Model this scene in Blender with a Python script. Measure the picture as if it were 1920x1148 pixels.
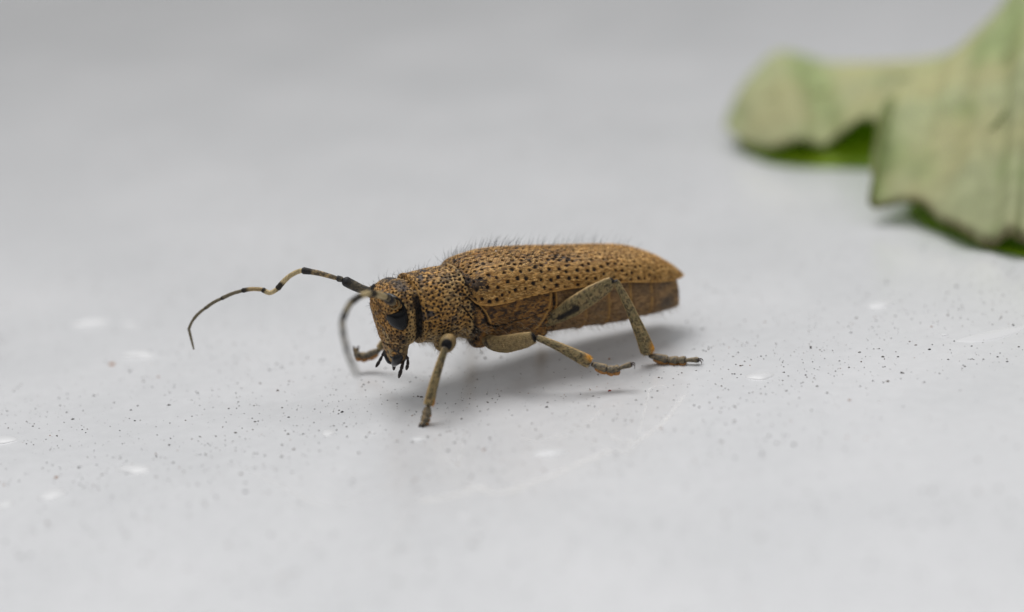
import bpy, bmesh, math, random
import numpy as np
from mathutils import Vector, Matrix
from mathutils.kdtree import KDTree
from mathutils.bvhtree import BVHTree

random.seed(4)
rng = np.random.default_rng(7)
R = math.radians
scene = bpy.context.scene
for o in list(bpy.data.objects):
    bpy.data.objects.remove(o)
scene.unit_settings.system = 'METRIC'
scene.unit_settings.scale_length = 0.01          # one Blender unit is one centimetre of the real place

# ------------------------------------------------------------------ camera
PITCH, ROLL = R(18), R(5.2)
fw = np.array([0, math.cos(PITCH), -math.sin(PITCH)])
r0 = np.array([1.0, 0, 0]); u0 = np.cross(r0, fw)
cr = math.cos(ROLL) * r0 - math.sin(ROLL) * u0
cu = math.sin(ROLL) * r0 + math.cos(ROLL) * u0
camd = bpy.data.cameras.new('camera')
cam = bpy.data.objects.new('camera', camd)
scene.collection.objects.link(cam)
m = Matrix.Identity(4)
for i in range(3):
    m[i][0], m[i][1], m[i][2] = cr[i], cu[i], -fw[i]
m[0][3], m[1][3], m[2][3] = 0.049, -17.427, 6.232
cam.matrix_world = m
camd.lens = 90; camd.sensor_width = 36
camd.clip_start = 0.5; camd.clip_end = 600
camd.dof.use_dof = True
camd.dof.focus_distance = 18.28
camd.dof.aperture_fstop = 0.142
camd.dof.aperture_blades = 0
scene.camera = cam

# ------------------------------------------------------------------ world, lamps, exposure
world = bpy.data.worlds.new('World'); scene.world = world
world.use_nodes = True
wn, wl = world.node_tree.nodes, world.node_tree.links
bg = wn['Background']
# an overcast sky: brightest overhead, falling off evenly all round towards the horizon
tcw = wn.new('ShaderNodeTexCoord'); sx_ = wn.new('ShaderNodeSeparateXYZ'); ramp = wn.new('ShaderNodeValToRGB')
wl.new(tcw.outputs['Generated'], sx_.inputs[0]); wl.new(sx_.outputs['Z'], ramp.inputs[0])
ramp.color_ramp.elements[0].position = 0.0; ramp.color_ramp.elements[0].color = (0.045, 0.044, 0.038, 1)
ramp.color_ramp.elements[1].position = 0.95; ramp.color_ramp.elements[1].color = (0.98, 0.99, 1.0, 1)
e_ = ramp.color_ramp.elements.new(0.22); e_.color = (0.16, 0.16, 0.155, 1)
e_ = ramp.color_ramp.elements.new(0.5); e_.color = (0.60, 0.61, 0.62, 1)
wl.new(ramp.outputs[0], bg.inputs[0])
bg.inputs[1].default_value = 0.78
sun_d = bpy.data.lights.new('sun', 'SUN'); sun_d.energy = 2.25; sun_d.angle = R(32); sun_d.color = (1.0, 0.99, 0.975)
sun = bpy.data.objects.new('sun', sun_d); C0 = scene.collection; C0.objects.link(sun)
sun.rotation_euler = Vector((0.12, -0.48, -1.0)).to_track_quat('-Z', 'Y').to_euler()    # high, from behind the beetle
vs = scene.view_settings
scene.display_settings.display_device = 'sRGB'
vs.view_transform = 'Standard'; vs.look = 'None'; vs.exposure = 0; vs.gamma = 1; vs.use_curve_mapping = False
scene.render.engine = 'CYCLES'
scene.cycles.max_bounces = 8

# ------------------------------------------------------------------ helpers
C = scene.collection

def vnoise(p, scale, seed=0):
    """smooth value noise 0..1 at points p (n,3)"""
    q = np.asarray(p, float) * scale + 137.31 + seed * 17.7
    i = np.floor(q).astype(np.int64); f = q - i
    f = f * f * (3 - 2 * f)
    def h(a, b, c):
        n = (a * 374761393 + b * 668265263 + c * 2147483647 + seed * 1274126177) & 0x7fffffff
        n = ((n ^ (n >> 13)) * 1274126177) & 0x7fffffff
        n = n ^ (n >> 16)
        return (n & 0xffff) / 65535.0
    out = 0
    for dx in (0, 1):
        for dy in (0, 1):
            for dz in (0, 1):
                w = (f[:, 0] if dx else 1 - f[:, 0]) * (f[:, 1] if dy else 1 - f[:, 1]) * (f[:, 2] if dz else 1 - f[:, 2])
                out = out + w * h(i[:, 0] + dx, i[:, 1] + dy, i[:, 2] + dz)
    return out

def fnoise(p, scale, seed=0, oct=3):
    s, a, t = 0, 0.5, 0
    for k in range(oct):
        s = s + a * vnoise(p, scale * 2 ** k, seed + k); t += a; a *= 0.5
    return s / t

def sstep(a, b, x):
    t = np.clip((x - a) / (b - a), 0, 1)
    return t * t * (3 - 2 * t)

def mix(a, b, t):
    t = np.asarray(t)[..., None] if np.ndim(t) else t
    return np.asarray(a) * (1 - t) + np.asarray(b) * t

def make_mesh(name, V, faces, col=None, smooth=True):
    me = bpy.data.meshes.new(name)
    V = np.asarray(V, dtype=np.float32)
    F = faces if isinstance(faces, list) else [tuple(x) for x in np.asarray(faces).tolist()]
    me.from_pydata(V.tolist(), [], F)
    if col is not None:
        set_col(me, col)
    me.polygons.foreach_set('use_smooth', [smooth] * len(me.polygons))
    me.update()
    return me

def set_col(me, col):
    a = me.color_attributes.get('Col') or me.color_attributes.new('Col', 'FLOAT_COLOR', 'POINT')
    c = np.ones((len(me.vertices), 4), np.float32); c[:, :3] = col
    a.data.foreach_set('color', c.ravel())

def obj(name, me, mat, parent=None):
    o = bpy.data.objects.new(name, me); C.objects.link(o)
    if mat is not None and me is not None:
        me.materials.clear(); me.materials.append(mat)
    o.parent = parent
    return o

def tag(o, label=None, cat=None, group=None, kind=None):
    if label: o['label'] = label
    if cat: o['category'] = cat
    if group: o['group'] = group
    if kind: o['kind'] = kind
    return o

def catmull(P, n):
    P = np.asarray(P, float)
    Q = np.vstack([2 * P[0] - P[1], P, 2 * P[-1] - P[-2]])
    out = []
    for i in range(len(P) - 1):
        p0, p1, p2, p3 = Q[i:i + 4]
        for t in np.linspace(0, 1, n, endpoint=False):
            out.append(0.5 * ((2 * p1) + (-p0 + p2) * t + (2 * p0 - 5 * p1 + 4 * p2 - p3) * t * t + (-p0 + 3 * p1 - 3 * p2 + p3) * t ** 3))
    out.append(P[-1])
    return np.array(out)

def tube(P, rad, nseg=20, per=10, aspect=1.0, side=(0, 1, 0), straight=False):
    """swept tube; rad: list of (t, radius) over 0..1 ; returns V, F, T (along), A (angle), N
    aspect: thickness towards 'side' relative to the width across it"""
    P = np.asarray(P, float)
    S = catmull(P, per) if not straight else np.array([P[0] + (P[-1] - P[0]) * t for t in np.linspace(0, 1, per * 3)])
    seg = np.linalg.norm(np.diff(S, axis=0), axis=1); L = np.concatenate([[0], np.cumsum(seg)]); T = L / L[-1]
    tt = np.array([r[0] for r in rad]); rr = np.array([r[1] for r in rad])
    # denser sampling at both ends so that the ends round off
    ts = np.unique(np.concatenate([np.linspace(0, 1, len(S) * 2), tt, [0.004, 0.012, 0.025, 0.975, 0.988, 0.996]]))
    S = np.stack([np.interp(ts, T, S[:, k]) for k in range(3)], 1)
    r = np.interp(ts, tt, rr)
    r = np.convolve(np.pad(r, 1, mode='edge'), [0.25, 0.5, 0.25], 'valid')
    Lt = L[-1]
    for e, d in ((ts, 0), (1 - ts, 1)):
        x = np.clip(e * Lt / np.maximum(r * 0.8, 1e-6), 0, 1)
        r = r * np.sqrt(np.clip(1 - (1 - x) ** 2, 0.0025, 1))
    tg = np.gradient(S, axis=0); tg /= np.linalg.norm(tg, axis=1)[:, None]
    sd = np.asarray(side, float)
    V, TT, AA, NN = [], [], [], []
    ang = np.linspace(0, 2 * np.pi, nseg, endpoint=False)
    for i in range(len(S)):
        b = sd - tg[i] * (sd @ tg[i]); b /= np.linalg.norm(b) + 1e-9
        a = np.cross(tg[i], b)
        d = np.cos(ang)[:, None] * a + np.sin(ang)[:, None] * b * aspect
        V.append(S[i] + r[i] * d); NN.append(np.cos(ang)[:, None] * a + np.sin(ang)[:, None] * b)
        TT.append(np.full(nseg, ts[i])); AA.append(ang)
    V = np.vstack(V); n = len(S); F = []
    for i in range(n - 1):
        for j in range(nseg):
            k = (j + 1) % nseg
            F.append((i * nseg + j, i * nseg + k, (i + 1) * nseg + k, (i + 1) * nseg + j))
    F.append(tuple(range(nseg))[::-1]); F.append(tuple((n - 1) * nseg + j for j in range(nseg)))
    return V, F, np.concatenate(TT), np.concatenate(AA), np.vstack(NN)

def grid_faces(nu, nv, wrap=False):
    F = []
    for i in range(nu - 1):
        for j in range(nv if wrap else nv - 1):
            k = (j + 1) % nv
            F.append((i * nv + j, i * nv + k, (i + 1) * nv + k, (i + 1) * nv + j))
    return F

def blades(Pn, Nn, D, length, width, col):
    """lying hair: one thin triangle per hair, facing along the surface normal"""
    S = np.cross(D, Nn); S /= np.linalg.norm(S, axis=1)[:, None] + 1e-9
    a = Pn - S * width[:, None] * 0.5; b = Pn + S * width[:, None] * 0.5; c = Pn + D * length[:, None]
    V = np.stack([a, b, c], 1).reshape(-1, 3)
    F = np.arange(len(V)).reshape(-1, 3)
    return V, F, np.repeat(col, 3, 0)

def spikes(Pn, D, length, width, col, bend=None):
    """standing hair: a bent three sided needle, two joints"""
    n = len(Pn)
    ref = np.tile([0.3, 0.5, 0.81], (n, 1))
    A = np.cross(D, ref); A /= np.linalg.norm(A, axis=1)[:, None]; B = np.cross(D, A)
    if bend is None: bend = np.zeros((n, 3))
    mid = Pn + D * length[:, None] * 0.5
    tip = Pn + D * length[:, None] + bend
    V = np.zeros((n, 7, 3))
    for k in range(3):
        t = 2 * math.pi * k / 3
        d = (math.cos(t) * A + math.sin(t) * B)
        V[:, k] = Pn + d * width[:, None] * 0.5
        V[:, 3 + k] = mid + d * width[:, None] * 0.36
    V[:, 6] = tip
    base = np.arange(n)[:, None] * 7
    F = []
    for k in range(3):
        q = (k + 1) % 3
        F += [base + np.array([[k, q, 3 + q]]), base + np.array([[k, 3 + q, 3 + k]]), base + np.array([[3 + k, 3 + q, 6]])]
    return V.reshape(-1, 3), np.vstack(F), np.repeat(col, 7, 0)

# ------------------------------------------------------------------ materials
def new_mat(name):
    mt = bpy.data.materials.new(name); mt.use_nodes = True
    nt = mt.node_tree
    return mt, nt, nt.nodes['Principled BSDF'], nt.nodes, nt.links

def col_mat(name, rough=0.55, spec=0.4, nscale=60, namt=0.25, bump=0.15, bscale=180, stretch=(1, 1, 1), sss=0.0, sheen=0.0):
    """surface colour from the modelled pattern plus fine grain and relief"""
    mt, nt, p, N, L = new_mat(name)
    at = N.new('ShaderNodeAttribute'); at.attribute_name = 'Col'
    tc = N.new('ShaderNodeTexCoord'); mp = N.new('ShaderNodeMapping'); mp.inputs['Scale'].default_value = stretch
    L.new(tc.outputs['Object'], mp.inputs[0])
    no = N.new('ShaderNodeTexNoise'); no.inputs['Scale'].default_value = nscale; no.inputs['Detail'].default_value = 3
    L.new(mp.outputs[0], no.inputs['Vector'])
    mr = N.new('ShaderNodeMapRange'); mr.inputs[1].default_value = 0.3; mr.inputs[2].default_value = 0.7
    mr.inputs[3].default_value = 1 - namt; mr.inputs[4].default_value = 1 + namt
    L.new(no.outputs[0], mr.inputs[0])
    mx = N.new('ShaderNodeMix'); mx.data_type = 'RGBA'; mx.blend_type = 'MULTIPLY'; mx.inputs[0].default_value = 1
    L.new(at.outputs['Color'], mx.inputs[6]); L.new(mr.outputs[0], mx.inputs[7])
    L.new(mx.outputs[2], p.inputs['Base Color'])
    p.inputs['Roughness'].default_value = rough; p.inputs['Specular IOR Level'].default_value = spec
    if sheen:
        p.inputs['Sheen Weight'].default_value = sheen
    if bump:
        n2 = N.new('ShaderNodeTexNoise'); n2.inputs['Scale'].default_value = bscale; n2.inputs['Detail'].default_value = 2
        L.new(mp.outputs[0], n2.inputs['Vector'])
        bp = N.new('ShaderNodeBump'); bp.inputs['Strength'].default_value = bump; bp.inputs['Distance'].default_value = 0.004
        L.new(n2.outputs[0], bp.inputs['Height']); L.new(bp.outputs[0], p.inputs['Normal'])
    return mt

M_shell = col_mat('punctured_ochre_cuticle', 0.55, 0.18, 120, 0.22, 0.35, 260, (1, 2.2, 2.2))
M_limb = col_mat('downy_limb_cuticle', 0.55, 0.2, 160, 0.35, 0.3, 300, (1, 1, 1))
M_hair = col_mat('fine_hair', 0.5, 0.2, 30, 0.15, 0)
M_horn = col_mat('dark_polished_horn', 0.28, 0.5, 90, 0.2, 0.1, 200)

M_eye, nt, p, N, L = new_mat('black_compound_eye')
p.inputs['Base Color'].default_value = (0.006, 0.006, 0.007, 1)
p.inputs['Roughness'].default_value = 0.27; p.inputs['Specular IOR Level'].default_value = 0.2
tc = N.new('ShaderNodeTexCoord'); vo = N.new('ShaderNodeTexVoronoi'); vo.inputs['Scale'].default_value = 130
bp = N.new('ShaderNodeBump'); bp.inputs['Strength'].default_value = 0.12; bp.inputs['Distance'].default_value = 0.002; bp.invert = True
L.new(tc.outputs['Object'], vo.inputs['Vector']); L.new(vo.outputs['Distance'], bp.inputs['Height']); L.new(bp.outputs[0], p.inputs['Normal'])

M_paint, nt, p, N, L = new_mat('pale_grey_gloss_paint')
tc = N.new('ShaderNodeTexCoord')
n1 = N.new('ShaderNodeTexNoise'); n1.inputs['Scale'].default_value = 0.55; n1.inputs['Detail'].default_value = 4; n1.inputs['Roughness'].default_value = 0.55
n2 = N.new('ShaderNodeTexNoise'); n2.inputs['Scale'].default_value = 9; n2.inputs['Detail'].default_value = 5; n2.inputs['Roughness'].default_value = 0.6
for n_ in (n1, n2): L.new(tc.outputs['Object'], n_.inputs['Vector'])
ra = N.new('ShaderNodeValToRGB')
ra.color_ramp.elements[0].position = 0.3; ra.color_ramp.elements[0].color = (0.60, 0.605, 0.62, 1)
ra.color_ramp.elements[1].position = 0.7; ra.color_ramp.elements[1].color = (0.665, 0.665, 0.68, 1)
L.new(n1.outputs[0], ra.inputs[0])
mr = N.new('ShaderNodeMapRange'); mr.inputs[1].default_value = 0.35; mr.inputs[2].default_value = 0.65; mr.inputs[3].default_value = 0.965; mr.inputs[4].default_value = 1.02
L.new(n2.outputs[0], mr.inputs[0])
mx = N.new('ShaderNodeMix'); mx.data_type = 'RGBA'; mx.blend_type = 'MULTIPLY'; mx.inputs[0].default_value = 1
L.new(ra.outputs[0], mx.inputs[6]); L.new(mr.outputs[0], mx.inputs[7]); L.new(mx.outputs[2], p.inputs['Base Color'])
rr_ = N.new('ShaderNodeMapRange'); rr_.inputs[3].default_value = 0.30; rr_.inputs[4].default_value = 0.46
L.new(n1.outputs[0], rr_.inputs[0]); L.new(rr_.outputs[0], p.inputs['Roughness'])
p.inputs['Specular IOR Level'].default_value = 0.4
p.inputs['Coat Weight'].default_value = 1.0; p.inputs['Coat Roughness'].default_value = 0.22; p.inputs['Coat IOR'].default_value = 1.7
bp = N.new('ShaderNodeBump'); bp.inputs['Strength'].default_value = 0.08; bp.inputs['Distance'].default_value = 0.01
L.new(n2.outputs[0], bp.inputs['Height']); L.new(bp.outputs[0], p.inputs['Normal'])

# ------------------------------------------------------------------ the painted sheet everything stands on
xs = np.linspace(-60, 60, 121); ys = np.concatenate([np.linspace(-22, 10, 65), np.linspace(11, 90, 60)])
X, Y = np.meshgrid(xs, ys, indexing='ij')
Zg = -0.0024 * np.clip(Y - 3.5, 0, 30) ** 2        # gentle bend down at the back, added so the far sheet looks darker
me = make_mesh('surface', np.stack([X, Y, Zg], -1).reshape(-1, 3), grid_faces(len(xs), len(ys))[:])
me.flip_normals()
surf = obj('painted_surface', me, M_paint)
tag(surf, 'smooth pale grey painted surface flecked with dust under the beetle', 'surface', kind='structure')

def ground_z(x, y):
    z = -0.0024 * min(max(y - 3.5, 0), 30) ** 2
    return z

# ------------------------------------------------------------------ beetle
YAW = R(25)
beetle = bpy.data.objects.new('beetle', None); C.objects.link(beetle)
beetle.empty_display_size = 0.3
fv = np.array([-math.cos(YAW), -math.sin(YAW), 0]); nv_ = np.array([math.sin(YAW), -math.cos(YAW), 0])
beetle.location = tuple(-0.32 * nv_)
beetle.rotation_euler = (0, 0, math.pi + YAW)     # local x is forwards, local y is its left flank, z is up
tag(beetle, 'ochre longhorn beetle with black pits and banded antennae standing on the pale surface', 'beetle')

OCHRE = np.array([0.62, 0.335, 0.095]); OCHRE2 = np.array([0.47, 0.225, 0.055]); BROWN = np.array([0.19, 0.095, 0.036])
BUFF = np.array([0.52, 0.36, 0.165]); BLACK = np.array([0.012, 0.011, 0.012]); SLATE = np.array([0.055, 0.055, 0.062])
OLIVE = np.array([0.225, 0.180, 0.088]); CREAM = np.array([0.55, 0.43, 0.24]); RUST = np.array([0.50, 0.20, 0.04])

# ---- profile of the body along its length
ET = np.array([(0.25, .852), (.23, .868), (.19, .886), (.145, .897), (0, .905), (-.156, .892), (-.37, .857), (-.674, .797), (-.983, .740), (-1.15, .705), (-1.25, .672), (-1.405, .592), (-1.535, .492), (-1.62, .405), (-1.64, .385)])[::-1]
EW = np.array([(0.25, .20), (.243, .25), (.23, .285), (.205, .318), (.16, .343), (.11, .353), (0, .36), (-.4, .35), (-.8, .335), (-1.1, .31), (-1.3, .27), (-1.45, .205), (-1.55, .13), (-1.62, .05), (-1.64, .012)])[::-1]
EE = np.array([(0.25, .70), (.235, .66), (.2, .628), (.12, .610), (0, .605), (-.227, .612), (-.486, .600), (-.7, .575), (-1.0, .535), (-1.3, .455), (-1.45, .42), (-1.55, .40), (-1.64, .378)])[::-1]
def smooth_interp(tab, x):
    xs_ = np.linspace(tab[0, 0], tab[-1, 0], 400)
    y = np.interp(xs_, tab[:, 0], tab[:, 1])
    k = np.hanning(27); k /= k.sum()
    ys_ = np.convolve(np.pad(y, 13, mode='reflect', reflect_type='odd'), k, 'valid')
    return np.interp(x, xs_, ys_)
et = lambda x: smooth_interp(ET, x)
ew = lambda x: smooth_interp(EW, x)
ee = lambda x: smooth_interp(EE, x)

# ---- body: separate closed lofts grown together into one continuous skin
def ring_x(x, zc, hw, ht, hb, n=2.4, seg=72):
    a = np.linspace(0, 2 * np.pi, seg, endpoint=False); c, s = np.cos(a), np.sin(a)
    y = hw * np.sign(c) * np.abs(c) ** (2 / n)
    z = np.where(s > 0, ht, hb) * np.sign(s) * np.abs(s) ** (2 / n)
    return np.stack([np.full(seg, x), y, zc + z], 1)
def ring_z(z, front, back, hw, n=2.6, seg=72):
    a = np.linspace(0, 2 * np.pi, seg, endpoint=False); c, s = np.cos(a), np.sin(a)
    cx, rx = (front + back) / 2, (front - back) / 2
    x = cx + rx * np.sign(c) * np.abs(c) ** (2 / n)
    y = hw * np.sign(s) * np.abs(s) ** (2 / n)
    return np.stack([x, y, np.full(seg, z)], 1)
def dense(st, n):
    st = np.asarray(st, float); order = np.argsort(st[:, 0]); st = st[order]
    x = np.linspace(st[0, 0], st[-1, 0], n)
    # monotone-ish cubic through the stations
    out = [x]
    for k in range(1, st.shape[1]):
        m_ = np.gradient(st[:, k], st[:, 0])
        i = np.clip(np.searchsorted(st[:, 0], x) - 1, 0, len(st) - 2)
        h = st[i + 1, 0] - st[i, 0]; t = (x - st[i, 0]) / h
        out.append((2 * t ** 3 - 3 * t ** 2 + 1) * st[i, k] + (t ** 3 - 2 * t ** 2 + t) * h * m_[i] + (-2 * t ** 3 + 3 * t ** 2) * st[i + 1, k] + (t ** 3 - t ** 2) * h * m_[i + 1])
    return np.stack(out, 1)
def loft(rings):
    n, s = len(rings), len(rings[0])
    V = np.vstack(rings); F = grid_faces(n, s, True)
    F = F + [tuple(range(s))[::-1], tuple((n - 1) * s + j for j in range(s))]
    return V, F
def ellipsoid(c, r, seg=24):
    rings = []
    for t in np.linspace(-0.995, 0.995, seg):
        q = math.sqrt(1 - t * t); a = np.linspace(0, 2 * np.pi, seg, endpoint=False)
        rings.append(np.stack([c[0] + r[0] * q * np.cos(a), c[1] + r[1] * q * np.sin(a), np.full(seg, c[2] + r[2] * t)], 1))
    return loft(rings)

pieces = []
# pronotum (x, zc, half width, top, bottom)
pro = [(.222, .600, .215, .215, .215), (.236, .600, .258, .255, .260), (.250, .600, .272, .268, .272), (.266, .600, .268, .264, .270), (.285, .600, .262, .256, .268), (.33, .601, .272, .256, .272), (.42, .604, .277, .256, .272),
       (.50, .606, .268, .254, .262), (.55, .607, .256, .252, .252), (.575, .608, .252, .252, .250), (.592, .608, .258, .257, .252), (.604, .608, .252, .250, .246), (.610, .608, .235, .232, .230)]
pieces.append(loft([ring_x(*r, n=2.25) for r in dense(pro, 60)]))
# head, lofted downwards (z, front, back, half width)
hd = [(.848, .72, .58, .06), (.838, .765, .54, .12), (.82, .80, .52, .165), (.79, .835, .50, .20), (.74, .862, .49, .226), (.68, .867, .49, .238), (.60, .860, .50, .238), (.54, .852, .515, .230), (.48, .843, .535, .212),
      (.43, .835, .565, .188), (.405, .830, .60, .160), (.385, .826, .64, .132), (.35, .820, .665, .120), (.31, .812, .675, .112), (.27, .800, .685, .094), (.24, .785, .70, .065), (.225, .77, .715, .03)]
hr = [ring_z(*r) for r in dense(hd, 90)]
for q_ in hr:
    q_[:, 1] *= 1 - .11 * sstep(.70, .62, q_[:, 0])
    q_[:, 2] -= .03 * sstep(.70, .60, q_[:, 0]) * sstep(.76, .84, q_[:, 2])
pieces.append(loft(hr))
# neck
pieces.append(loft([ring_x(x, .605, .212, .212, .19, 2.2) for x in np.linspace(.50, .68, 12)]))
# antennal tubercles
for s in (-1, 1):
    pieces.append(ellipsoid((.81, .155 * s, .738), (.046, .052, .048)))
# thorax behind the pronotum
def belly(x): return np.interp(x, [-1.56, -1.48, -1.2, -.97, -.7, -.45, -.2, .1, .2, .33], [.185, .162, .172, .175, .205, .228, .245, .275, .30, .36])
st = []
for x in np.concatenate([[.36, .33, .29], np.linspace(.25, -.46, 24)]):
    top = et(min(x, .25)) - .045; hw = np.interp(x, [-.46, 0, .2, .29, .36], [.322, .335, .315, .25, .15]); b = belly(x)
    st.append((x, (top + b) / 2 - .02, hw, top - ((top + b) / 2 - .02), (top + b) / 2 - .02 - b))
pieces.append(loft([ring_x(*r, n=2.5) for r in st]))
# abdomen
st = []
for x in np.linspace(-.40, -1.505, 44):
    top = et(x) - .06; hw = min(np.interp(x, [-1.5, -1.3, -.9, -.4], [.185, .245, .292, .315]), ew(x) + .01); b = belly(x)
    zc = (top + b) / 2 - .03
    st.append((x, zc, hw, top - zc, zc - b))
pieces.append(loft([ring_x(*r, n=2.9) for r in st]))
# coxae
for s in (-1, 1):
    pieces.append(ellipsoid((.43, .135 * s, .355), (.068, .075, .078)))
    pieces.append(ellipsoid((.15, .15 * s, .325), (.085, .085, .075)))
    pieces.append(ellipsoid((-.30, .14 * s, .30), (.09, .14, .085)))

Vs, Fs, off = [], [], 0
for V, F in pieces:
    Vs.append(V); Fs += [tuple(i + off for i in f) for f in F]; off += len(V)
raw = bpy.data.meshes.new('raw'); raw.from_pydata(np.vstack(Vs).tolist(), [], Fs)
bm = bmesh.new(); bm.from_mesh(raw); bmesh.ops.recalc_face_normals(bm, faces=bm.faces); bm.to_mesh(raw); bm.free()
tmp = bpy.data.objects.new('tmp', raw); C.objects.link(tmp)
md = tmp.modifiers.new('r', 'REMESH'); md.mode = 'VOXEL'; md.voxel_size = 0.0048; md.use_smooth_shade = True
sm = tmp.modifiers.new('s', 'SMOOTH'); sm.factor = 0.5; sm.iterations = 4
dg = bpy.context.evaluated_depsgraph_get(); dg.update()
bmesh_me = bpy.data.meshes.new_from_object(tmp.evaluated_get(dg))
bpy.data.objects.remove(tmp)
nV = len(bmesh_me.vertices)
V = np.zeros(nV * 3, np.float32); bmesh_me.vertices.foreach_get('co', V); V = V.reshape(-1, 3).astype(float)
Nn = np.zeros(nV * 3, np.float32); bmesh_me.vertices.foreach_get('normal', Nn); Nn = Nn.reshape(-1, 3).astype(float)
print('body verts', nV)

def poisson_pts(P, spacing, n_try, seed):
    """random subset of P with a minimum spacing"""
    r_ = np.random.default_rng(seed); idx = r_.permutation(len(P))[:n_try]
    cell = {}; keep = []
    sp = spacing if np.ndim(spacing) else np.full(len(P), spacing)
    g = sp.max()
    for i in idx:
        k = tuple(np.floor(P[i] / g).astype(int)); ok = True
        for dx in (-1, 0, 1):
            for dy in (-1, 0, 1):
                for dz in (-1, 0, 1):
                    for j in cell.get((k[0] + dx, k[1] + dy, k[2] + dz), ()):
                        d = P[i] - P[j]
                        if d @ d < sp[i] ** 2: ok = False; break
                    if not ok: break
                if not ok: break
            if not ok: break
        if ok:
            cell.setdefault(k, []).append(i); keep.append(i)
    return np.array(keep)

def dist_to(P, pts):
    kd = KDTree(len(pts))
    for i, q in enumerate(pts): kd.insert(q, i)
    kd.balance()
    d = np.zeros(len(P)); ix = np.zeros(len(P), int)
    for i, q in enumerate(P):
        _, j, dd = kd.find(q); d[i] = dd; ix[i] = j
    return d, ix

x, y, z = V.T
head_w = sstep(.605, .625, x + .0 * z) * np.where(z < .86, 1, 1)
pron_w = (1 - head_w) * sstep(.232, .24, x)
thor_w = (1 - head_w - pron_w) * sstep(-.42, -.40, x)
abd_w = 1 - head_w - pron_w - thor_w
# punctures
mask = (x > .24)
ids = np.where(mask)[0]
spac = np.where(x[ids] > .61, .0225, .0260) * (0.75 + .6 * vnoise(V[ids], 9, 3))
kp = poisson_pts(V[ids], spac, 26000, 5)
pp = V[ids][kp]; prad = rng.uniform(.0090, .0142, len(pp)) * np.where(pp[:, 0] > .61, .86, 1)
# sparse pits on the flank of the thorax
ids2 = np.where((x < .22) & (x > -1.45) & (np.abs(y) > .1))[0]
kp2 = poisson_pts(V[ids2], .045, 3000, 6)
pp2 = V[ids2][kp2]; prad2 = rng.uniform(.003, .006, len(pp2))
Vw = V + .0065 * np.stack([vnoise(V, 95, 171) - .5, vnoise(V, 95, 172) - .5, vnoise(V, 95, 173) - .5], 1)
d, ix = dist_to(Vw, np.vstack([pp, pp2])); prr = np.concatenate([prad, prad2])[ix]
pit = 1 - sstep(0.55, 1.15, d / prr)
muz = sstep(.40, .36, z) * head_w
pit *= 1 - muz * .8
disp = -0.009 * pit
# grooves drawn on the flank as polylines in (x, z)
def poly_d(poly):
    P = np.stack([x, z], 1); best = np.full(len(P), 9.0)
    poly = catmull(np.array([(a, b, 0) for a, b in poly]), 8)[:, :2]
    for a, b in zip(poly[:-1], poly[1:]):
        ab = b - a; t = np.clip(((P - a) @ ab) / (ab @ ab + 1e-12), 0, 1)
        best = np.minimum(best, np.linalg.norm(P - a - t[:, None] * ab, axis=1))
    return best
flank = sstep(.12, .2, np.abs(y))
groove = np.zeros(nV); ridge = np.zeros(nV)
for poly, w_, dp in [
        ([(.258, .682), (.205, .615), (.168, .55), (.145, .472), (.10, .44), (.05, .432)], .013, .014),
        ([(.135, .421), (-.038, .443), (-.210, .452), (-.33, .475)], .007, .007),
        ([(-.396, .61), (-.392, .53), (-.365, .43), (-.30, .37)], .012, .013),
        ([(.30, .62), (.26, .54), (.235, .46), (.25, .38)], .008, .008),
        ([(.235, .46), (.20, .40), (.21, .33)], .012, .012)]:
    g = (1 - sstep(.3, 1, poly_d(poly) / w_)) * flank
    groove = np.maximum(groove, g); disp = disp - dp * g
for poly, w_, dp in [
        ([(-.372, .605), (-.345, .50), (-.28, .39), (-.235, .345)], .016, .012),
        ([(.235, .67), (.185, .61), (.148, .545), (.125, .475)], .010, .009),
        ([(-.412, .60), (-.41, .52), (-.39, .44)], .009, .009)]:
    g = (1 - sstep(.2, 1, poly_d(poly) / w_)) * flank
    ridge = np.maximum(ridge, g * (1 - groove)); disp = disp + dp * g * (1 - groove)
# abdominal plates: each ends in a raised rim over the next
seg = np.zeros(nV); rim = np.zeros(nV)
lean = .05 * (z - .35)
for xb in (-.66, -.86, -1.05, -1.24):
    t = x + lean - xb
    rim = np.maximum(rim, np.exp(-((t - .012) / .012) ** 2)); gg = np.exp(-((t + .008) / .009) ** 2)
    disp = disp + abd_w * (.008 * np.exp(-((t - .012) / .014) ** 2) - .010 * gg); seg = np.maximum(seg, gg)
disp = disp + .010 * (fnoise(V, 14, 11) - .5) * (thor_w + abd_w) + .006 * (fnoise(V, 22, 12) - .5) * (head_w + pron_w)
# pronotum hind rim line and the clypeus line on the face
gl = np.exp(-((x - .283) / .006) ** 2) * pron_w; disp = disp - .006 * gl
front = head_w * sstep(.2, .6, Nn[:, 0])
cl = np.exp(-((z - (.395 + .10 * np.abs(y))) / .007) ** 2) * front; disp = disp - .008 * cl
cl2 = np.exp(-((z - .325) / .006) ** 2) * front * (np.abs(y) < .11); disp = disp - .006 * cl2
mid = np.exp(-(y / .006) ** 2) * front * sstep(.42, .46, z); disp = disp - .004 * mid
V2 = V + Nn * disp[:, None]
bmesh_me.vertices.foreach_set('co', V2.astype(np.float32).ravel()); bmesh_me.update()

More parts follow.
